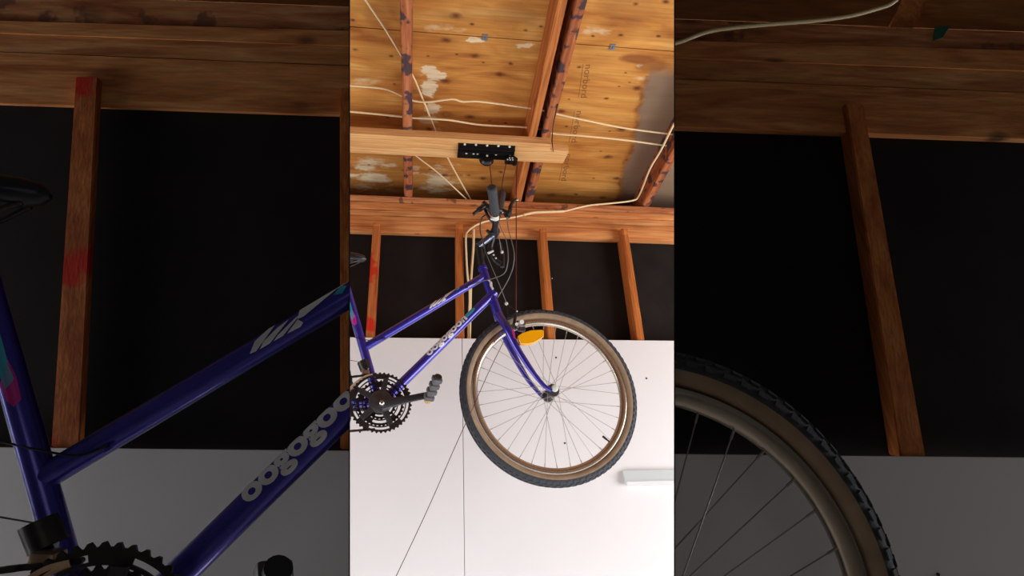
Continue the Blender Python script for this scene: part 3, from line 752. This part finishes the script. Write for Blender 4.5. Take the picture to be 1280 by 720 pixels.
    # rear brake cable from the top tube stop
    bm = bmesh.new(); add_tube(bm, spline([B(481, 422, .017), B(470, 426, .016), B(456, 424.5, .018), B(436, 420, .01)], 6), .0014, 8); obj('brake_cable', bm, M_HOUSB, root)
    bm = bmesh.new(); add_tube(bm, [B(436, 450, .012), B(453, 453, .022)], .001, 6); obj('gear_cable', bm, M_HOUS, root)
    if not deep: return root
    # --- fork
    crown = B(619, 381)
    bm = bmesh.new(); add_tube(bm, [B(616.5, 375), B(621, 389), B(624.5, 398)], [.017, .0185, .019], 24); fk = obj('fork_crown', bm, M_BLUE, root)
    blades = []
    for off, pts, rr in ((.0, ((623, 393, .012), (634, 411, .045), (643, 429, .050), (653, 446, .052), (665, 464, .054), (679, 481, .055), (689.5, 488.5, .055)), (.0155, .0155, .0135, .0115, .0095, .008, .007)),
                         (1, ((621, 393, -.012), (629, 415, -.045), (637, 433, -.05), (647, 453, -.052), (659, 473, -.054), (671, 488, -.055), (679, 497, -.055)), (.0155, .0155, .0135, .0115, .0095, .008, .007))):
        P3 = spline([B(x, y, o) for x, y, o in pts], 6); rad = np.interp(np.linspace(0, 1, len(P3)), np.linspace(0, 1, len(rr)), rr)
        bm = bmesh.new(); add_tube(bm, P3, list(rad), 20); fb = obj('fork_blade', bm, M_BLUE, root); blades.append(fb)
    a_, b_ = B(634, 411, .045), B(643, 429, .050)
    decal_px(L, [[(634, 400.5), (637, 402), (638.5, 409), (640, 414.5), (637.5, 413), (635.2, 408)]], B(626, 397, .02), b_, .0205, M_CYAN, root, 'cyan_decal', blades[0])
    decal_px(L, [[(640, 407), (641.5, 410), (643.8, 418), (645, 424), (642, 422.5), (640, 415)]], B(628, 397, .03), b_, .0205, M_MAG, root, 'magenta_decal', blades[0])
    # --- front wheel
    wheel(L, hub0, R, 'front_wheel', root, phase=.02, valve=math.radians(-40))
    # --- quill stem and bars
    bm = bmesh.new(); add_tube(bm, [B(603, 335), B(601, 326), B(599, 312), B(598, 303)], [.0145, .0145, .0145, .0150], 20)
    stm = obj('stem', bm, M_BP, root)
    bm = bmesh.new(); add_tube(bm, [B(597, 308, .006), B(607, 301, .008), B(617.5, 292, .01)], [.0125, .0135, .016], 20); cyl(bm, B(617.5, 292, -.025), B(619, 289, .035), .0195)
    obj('stem_extension', bm, M_STEM, stm)
    bm = bmesh.new(); add_tube(bm, [B(614, 292, .03), B(608, 287.5, .035)], [.008, .006], 12); sphere(bm, B(620.5, 297, .03), .006); obj('stem_bolt', bm, M_BP, stm)
    bars = [B(617.5, 292, 0), B(618, 286, .05), B(619, 279, .10), B(619.3, 271, .145), B(615.5, 236, .30)]
    bm = bmesh.new(); add_tube(bm, spline(bars[:4], 6)+[bars[4]], .0115, 20); hb_ = obj('handlebar', bm, M_BP, root)
    farb = [B(617.5, 292, 0), B(618.5, 285, -.05), B(621, 276, -.10), B(623.5, 266, -.15), B(628, 246, -.28)]
    bm = bmesh.new(); add_tube(bm, spline(farb, 6), .0115, 20); obj('handlebar_far_half', bm, M_BP, hb_)
    g0, g1 = B(618.8, 266, .165), B(614.6, 233.8, .305)
    bm = bmesh.new(); add_tube(bm, [g0, g0+(g1-g0)*.02]+[g0+(g1-g0)*f for f in (.1, .3, .5, .7, .9, .97)]+[g1], [.0155, .0185, .0178, .0182, .0178, .0182, .0188, .0182, .013], 24); obj('grip', bm, M_GRIP, hb_)
    g0, g1 = B(623, 266, -.15), B(627.5, 240, -.285)
    bm = bmesh.new(); add_tube(bm, [g0, g0+(g1-g0)*.05]+[g0+(g1-g0)*f for f in (.3, .6, .9)]+[g1], [.016, .020, .0205, .0205, .0205, .014], 24); obj('grip', bm, M_GRIP, hb_)
    bm = bmesh.new(); c0, c1 = B(619.2, 274, .14), B(619, 269.3, .155); add_tube(bm, [c0, c1], .0150, 20); obox(bm, B(615.5, 273.5, .15), (t, k, n), (.016, .008, .008), .002); obj('clamp_band', bm, M_SHEAD, hb_)
    # levers at left of the grip
    bm = bmesh.new()
    add_tube(bm, spline([B(617, 268, .14), B(611, 260, .14), B(606, 258, .14), B(598, 262.5, .145)], 5), [.0115]*5+[.0135]*5+[.0105]*6, 14)
    add_tube(bm, spline([B(613, 262, .12), B(607.5, 256.5, .12), B(603.5, 253.3, .12)], 5), .011, 14)
    sphere(bm, B(592.5, 267, .145), .0062, (1, 1, 1.5)); add_tube(bm, [B(598.5, 262.5, .145), B(592.5, 266, .145)], [.0075, .0042], 10)
    add_tube(bm, spline([B(606, 261, .13), B(610, 270, .13), B(616, 278, .12)], 5), .006, 10)
    obj('shift_lever', bm, M_BP, hb_)
    bm = bmesh.new()
    add_tube(bm, spline([B(622, 263, .10), B(628, 264, .09), B(634, 267, .09), B(635.5, 272, .09)], 5), [.009]*5+[.0115]*6+[.008]*5, 14)
    add_tube(bm, spline([B(633, 270, .09), B(637, 264, .09), B(638.5, 257, .09), B(642, 251.5, .09), B(646.5, 249.3, .09)], 6), [.012]*6+[.009]*6+[.0075]*6+[.0065]*7, 14)
    bl = obj('brake_lever', bm, M_BP, hb_)
    bm = bmesh.new(); sphere(bm, B(646.5, 249.8, .097), .0052); obj('lever_tip', bm, M_CHROME, bl)
    bm = bmesh.new(); cyl(bm, B(633.8, 272, .09), B(633.8, 275.6, .09), .0034); sphere(bm, B(628, 265.6, .106), .0038); obj('cable_adjuster', bm, M_CHROME, bl)
    # lower lever cluster under the stem
    bm = bmesh.new()
    add_tube(bm, spline([B(616, 298, -.03), B(613, 312, -.05), B(618, 324, -.05), B(626, 330, -.05)], 5), .011, 12)
    add_tube(bm, spline([B(624, 304, -.07), B(628, 318, -.07), B(628, 334, -.07)], 5), .009, 12)
    lo = obj('brake_lever', bm, M_BP, hb_)
    bm = bmesh.new(); add_tube(bm, [B(610, 316.5, -.03), B(616.5, 313.5, -.03)], [.0055, .0045], 10); sphere(bm, B(627.3, 315, -.05), .007); sphere(bm, B(617, 318.5, -.03), .004); sphere(bm, B(619.8, 322.6, -.03), .004); obj('lever_pivot', bm, M_SHEAD, lo)
    # --- cables
    for nm, pts, r, mt in (('brake_cable', [B(603.5, 306, .02), B(609, 320, .05), B(617, 339, .06), B(626, 360, .05), B(633, 379, .03)], .0015, M_HOUS),
                           ('gear_cable', [B(608, 268, .13), B(602.5, 272, .12), B(600.3, 280, .10), B(600.8, 292, .08), B(606, 312, .05), B(603, 330, .03)], .0025, M_HOUSB),
                           ('gear_cable', [B(621, 270, .12), B(626, 285, .11), B(632, 298, .10), B(635, 315, .10), B(634.5, 330, .09), B(630, 342, .06), B(615, 348.5, .03), B(598, 352.5, .018), B(585, 358, .017)], .0019, M_HOUS),
                           ('brake_cable', [B(633.8, 275, .09), B(636, 289, .10), B(640, 303, .10), B(642.8, 318, .10), B(641, 335, .08), B(634, 352, .05), B(622, 372, .02)], .0019, M_HOUS),
                           ('gear_cable', [B(623.5, 272, .10), B(622, 286, .09), B(624, 298, .09), B(627, 315, .05)], .0017, M_HOUS)):
        bm = bmesh.new(); add_tube(bm, spline(pts, 8), r, 8); obj(nm, bm, mt, root)
    bm = bmesh.new(); add_tube(bm, spline([B(610.5, 350, .017), B(613.5, 353, .018), B(614, 357, .018), B(616.2, 361.5, .019)], 4), [.003]*4+[.0052]*5+[.004]*4, 10); obj('head_tube_strip', bm, M_SHEAD, root)  # pale curved strip on the head tube
    # --- cantilever brake
    bm = bmesh.new(); sphere(bm, B(633, 379.5, .03), .007, (1, .8, 1.1)); bh = obj('cable_hanger', bm, M_SHEAD, root)
    bm = bmesh.new()
    for pts in ([B(633, 380, .03), B(645.5, 388.5, .06)], [B(633, 380, .03), B(635, 393, -.02)]): add_tube(bm, pts, .0010, 6)
    obj('straddle_wire', bm, M_DARKM, bh)
    bm = bmesh.new(); add_tube(bm, spline([B(646, 389, .06), B(644.5, 395, .062), B(643, 404, .062), B(645, 412, .06)], 5), [.004]*5+[.006]*5+[.0075]*6, 12); ca = obj('brake_arm', bm, M_BP, root)
    bm = bmesh.new(); sphere(bm, B(646, 389, .064), .0038); cyl(bm, B(650, 403, .055), B(652.5, 402.5, .085), .0085); cyl(bm, B(645, 406, .05), B(646, 405, .08), .006); obj('brake_bolt', bm, M_SHEAD, ca)
    bm = bmesh.new(); obox(bm, B(652, 411.5, .055), (t, k, n), (.028, .018, .018), .004); obox(bm, B(651, 404, .045), (t, k, n), (.036, .016, .016), .003); obj('brake_pad', bm, M_CRANK, ca)
    # --- reflector
    bm = bmesh.new(); ph = [(647.5, 420), (653, 416), (664, 412.6), (678, 412), (680, 414), (680, 420), (676, 423.5), (666, 428.5), (658, 429.8), (651, 429.3)]
    fr = [B(x, y, .075) for x, y in ph]; add_prism(bm, fr, -n*.022)
    bmesh.ops.bevel(bm, geom=bm.edges[:], offset=.0014, segments=1, affect='EDGES'); rf = obj('reflector', bm, M_REFL, root)
    bm = bmesh.new(); add_tube(bm, [B(645, 416, .06), B(652, 421, .060)], .004, 10); obj('reflector_bracket', bm, M_BP, rf)
    return root
bike = bicycle(far, 'deep')
B = far.at
# ropes of the hoist
r1 = [pc1+np.array([.012, 0, -.012]), B(614.5, 232, .15), B(617, 255, .02), B(617.8, 288, 0.0)]
bm = bmesh.new(); add_tube(bm, spline([pc1+np.array([.012, 0, -.018]), B(615, 236, .05), B(617.8, 287, .02)], 8), .0019, 8)
tag(obj('hoist_rope', bm, M_ROPE), 'dark red rope from the hoist pulley down to the near handlebar grip', 'rope')
bm = bmesh.new(); add_tube(bm, spline([c+np.array([-.018, 0, -.012]), B(627.5, 232, -.05), B(622, 288, -.02)], 8), .0019, 8)
tag(obj('hoist_rope', bm, M_ROPE), 'dark red rope slanting from the cord lock to behind the far grip', 'rope')
bm = bmesh.new(); e0 = c+np.array([.034, 0, 0]); add_tube(bm, spline([e0, onY(645.3, 240, 2.32), onY(645.3, 300, 2.28), B(645.2, 345, .08), B(645, 389, .08)], 10), .0021, 8)
tag(obj('hoist_rope', bm, M_ROPE), 'long dark red rope hanging straight from the cord lock to the front brake', 'rope')
bm = bmesh.new(); add_tube(bm, spline([B(645, 389, .075), B(640, 405, -.045), B(630, 426, -.05), B(610, 467, .0), B(590, 512, .045), B(569, 558, .05), B(533, 640, .04), B(480, 752, .0)], 8), .0013, 8)
tag(obj('pull_cord', bm, M_ROPE2), 'thin brown cord slanting from the front brake down past the wheel to lower left', 'cord')

# ------------------------------------------------------------------ added side bays: closer, unlit, enlarged repeats of the middle scene
XL = 640-(640-438)/NS          # far-layer x of the left bay's inner edge
XR = 640+(842-640)/NS
def clipplane(px, keep_left):
    d1 = ray(px, 0); d2 = ray(px, 720); nn = np.cross(d1, d2); nn /= np.linalg.norm(nn)
    out = ray(px+50 if keep_left else px-50, 360)
    if nn@out < 0: nn = -nn
    return (V(CAM), V(nn))
def bay(side):
    global CLIP
    left = side == 'left'
    Wn = wnear.at
    xa, xb = (-150, XL) if left else (XR, 1400)  # unseen outer stretch of wall keeps lamp light off the bay fronts
    word = 'left' if left else 'right'
    if left: xb += 12
    else: xa -= 12
    w = thing('wall_'+side, 'added close unlit repeat of the stud wall with white panel filling the %s third' % word, 'wall', Wn(300 if left else 980, 500), kind='structure')
    def quad(y0a, y0b, y1a, y1b, off=0.): return [Wn(xa, line(xa, y0a, y0b), off), Wn(xb, line(xb, y0a, y0b), off), Wn(xb, line(xb, y1a, y1b), off), Wn(xa, line(xa, y1a, y1b), off)]
    nn = wnear.n
    def slab(q, th, m, name, parent=w):
        global CLIP
        CLIP = clipplane(437.6, True) if left else clipplane(842.4, False)
        bm = bmesh.new(); add_prism(bm, q, -nn*th)
        o = obj(name, bm, m, parent, False); CLIP = None
        return o
    # white panel below
    yb = 690
    while Wn(xb, yb, .004)[2] < .03 or Wn(xa, yb, .004)[2] < .03: yb -= 5
    slab([Wn(xa, line(xa, 423, 427), .004), Wn(xb, line(xb, 423, 427), .004), Wn(xb, yb, .004), Wn(xa, yb, .004)], .008, M_WHITE, 'white_panel', w)
    slab(quad(262, 276, 430, 434, -.021 if left else -.031), .012, M_BLACK, 'black_sheathing', w)
    slab(quad(267, 283, 287, 301, -.012), .0085 if left else .0185, W_HEAD, 'header_board')
    slab(quad(259.5, 274.5, 266.8, 282.8, -.013), .0175, W_PLATE, 'top_plate')
    slab(quad(254.5, 266.3, 259.3, 274.3, -.011), .0195, W_HEAD, 'top_plate')
    slab(quad(244, 259, 254.3, 266.1, -.015), .0155, W_BLOCK, 'blocking_board')
    slab(quad(-20, -20, 243.9, 258.9, -.031), .01, PLYN, 'plywood', w)  # carried up out of view so lamp light cannot leak over
    def st(fr, depth, mat, label):
        bm = bmesh.new(); add_prism(bm, [Wn(x, y, 0) for x, y in fr], -nn*depth)
        bmesh.ops.bevel(bm, geom=bm.edges[:], offset=.0016, segments=2, affect='EDGES')
        tag(obj('wall_stud', bm, mat), label, 'stud')
    if left:
        st([(458, 422.9), (469.2, 422.9), (476.6, 276.8), (467.8, 276.5)], .013, W_STUDR, 'dim stud with red paint in the dark left bay')
        CLIP = clipplane(437.6, True)
        st([(572.2, 423.6), (582, 424), (582, 281), (572, 281)], .0115, W_STUD, 'dim stud at the inner edge of the dark left bay')
        CLIP = None
    else:
        st([(793.4, 426.5), (803.3, 426.6), (778.8, 287.5), (771.7, 287.0)], .030, W_STUD, 'dim slanting stud standing in the dark right bay')
        bm = bmesh.new(); add_prism(bm, [Wn(806, 262.5, -.0135), Wn(810, 261, -.0135), Wn(813, 256.5, -.0135), Wn(807, 257, -.0135)], -nn*.0012)
        tag(obj('paint_daub', bm, M_GREEN, smooth=False), 'dim green paint daub on the blocking board in the right bay', 'paint mark')
        bm = bmesh.new(); add_prism(bm, [Wn(789, 258, -.02), Wn(798, 258.3, -.02), Wn(828, 200, -.02), Wn(812, 200, -.02)], -nn*.029)
        tag(obj('roof_rafter', bm, W_RAFT2, smooth=False), 'dim rafter stub at top of the dark right bay', 'rafter')
        CLIP = clipplane(842.4, False)
        bm = bmesh.new(); add_tube(bm, spline([Wn(690, 266, .008), Wn(705, 263.3, .008), Wn(718, 258.8, .008), Wn(735, 256.6, .008), Wn(765, 254, .008), Wn(782, 250.5, .008), Wn(793, 245, .008), Wn(804, 226, .008), Wn(815, 205, .008)], 8), .0032, 10)
        tag(obj('electrical_cable', bm, M_CABLE), 'dim cream cable along the top of the dark right bay', 'cable')
        CLIP = None
    # added partition sheet, edge-on to the opening: ends cut tubes, stops light spill
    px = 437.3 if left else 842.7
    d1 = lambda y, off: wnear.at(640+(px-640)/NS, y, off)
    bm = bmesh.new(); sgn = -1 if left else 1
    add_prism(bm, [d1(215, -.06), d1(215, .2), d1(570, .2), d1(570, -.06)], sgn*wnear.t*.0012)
    obj('added_partition', bm, M_SHEET, w, False)
PLYN = wood('plywood_offcut', (150, 92, 46), (176, 112, 58), (196, 136, 78), 0, knots=.4)
bay('left'); bay('right')
CLIP = clipplane(437.0, True)
bicycle(nearb, 'left')
CLIP = clipplane(843.0, False)
nb = nearb
hubn = nb.at(687.5, 497.5)
rootw = thing('bicycle', 'dim close-up repeat of the bicycle wheel arc in the added dark right bay', 'bicycle', nb.at(760, 600))
wheel(nb, hubn, .338, 'front_wheel', rootw, hubside=False, phase=.06)
CLIP = None
bm = bmesh.new(); p = wnear.at(808, 473, .004); cyl(bm, p, p+wnear.n*.0012, .0026, 12); tag(obj('screw', bm, M_SCREW), 'black screw head low on the panel in the dark right bay', 'screw')

# ------------------------------------------------------------------ light
def area(name, loc, target, sx, sy, power, col):
    l = bpy.data.lights.new(name, 'AREA'); l.shape = 'RECTANGLE'; l.size = sx; l.size_y = sy; l.energy = power; l.color = col
    o = bpy.data.objects.new(name, l); COL.objects.link(o); o.location = loc
    o.rotation_euler = (Vector(target)-Vector(loc)).to_track_quat('-Z', 'Y').to_euler(); return o
area('daylight_right', (2.9, 1.3, 1.5), (.3, 2.75, 2.1), 1.8, 2.0, 96, (.985, .99, 1))
area('fill_left', (-2.3, 1.4, 1.3), (.6, 2.75, 2.0), 1.4, 1.8, 60, (.985, .99, 1))  # added fill lamp, evens out the left of the back wall
area('fill_low', (.35, 1.62, .35), (.4, 2.75, 2.5), 1.9, .8, 14, (.985, .99, 1))  # added fill lamp below the view, brightens undersides and frame tubes
area('fill_behind', (.1, -1.7, 1.0), (0, 1, 1.4), 1.0, .5, .85, (1, .98, .96))  # added lamp behind the camera, kept small for highlights on the near tubes
wd = bpy.data.worlds.new('dim_garage'); scn.world = wd; wd.use_nodes = True
wd.node_tree.nodes['Background'].inputs[0].default_value = (1, .95, .92, 1); wd.node_tree.nodes['Background'].inputs[1].default_value = .03

cam = bpy.data.cameras.new('camera'); co = bpy.data.objects.new('camera', cam); COL.objects.link(co); scn.camera = co
cam.sensor_width = 36; cam.sensor_fit = 'HORIZONTAL'; cam.lens = F/1280*36; cam.clip_start = .02; cam.clip_end = 50
Rm = Matrix(((M[0][0], -M[0][1], -M[0][2]), (M[1][0], -M[1][1], -M[1][2]), (M[2][0], -M[2][1], -M[2][2])))
co.matrix_world = Matrix.Translation(V(CAM))@Rm.to_4x4()
vs = scn.view_settings; vs.view_transform = 'Standard'; vs.look = 'None'; vs.gamma = 1; vs.exposure = 0; vs.use_curve_mapping = False
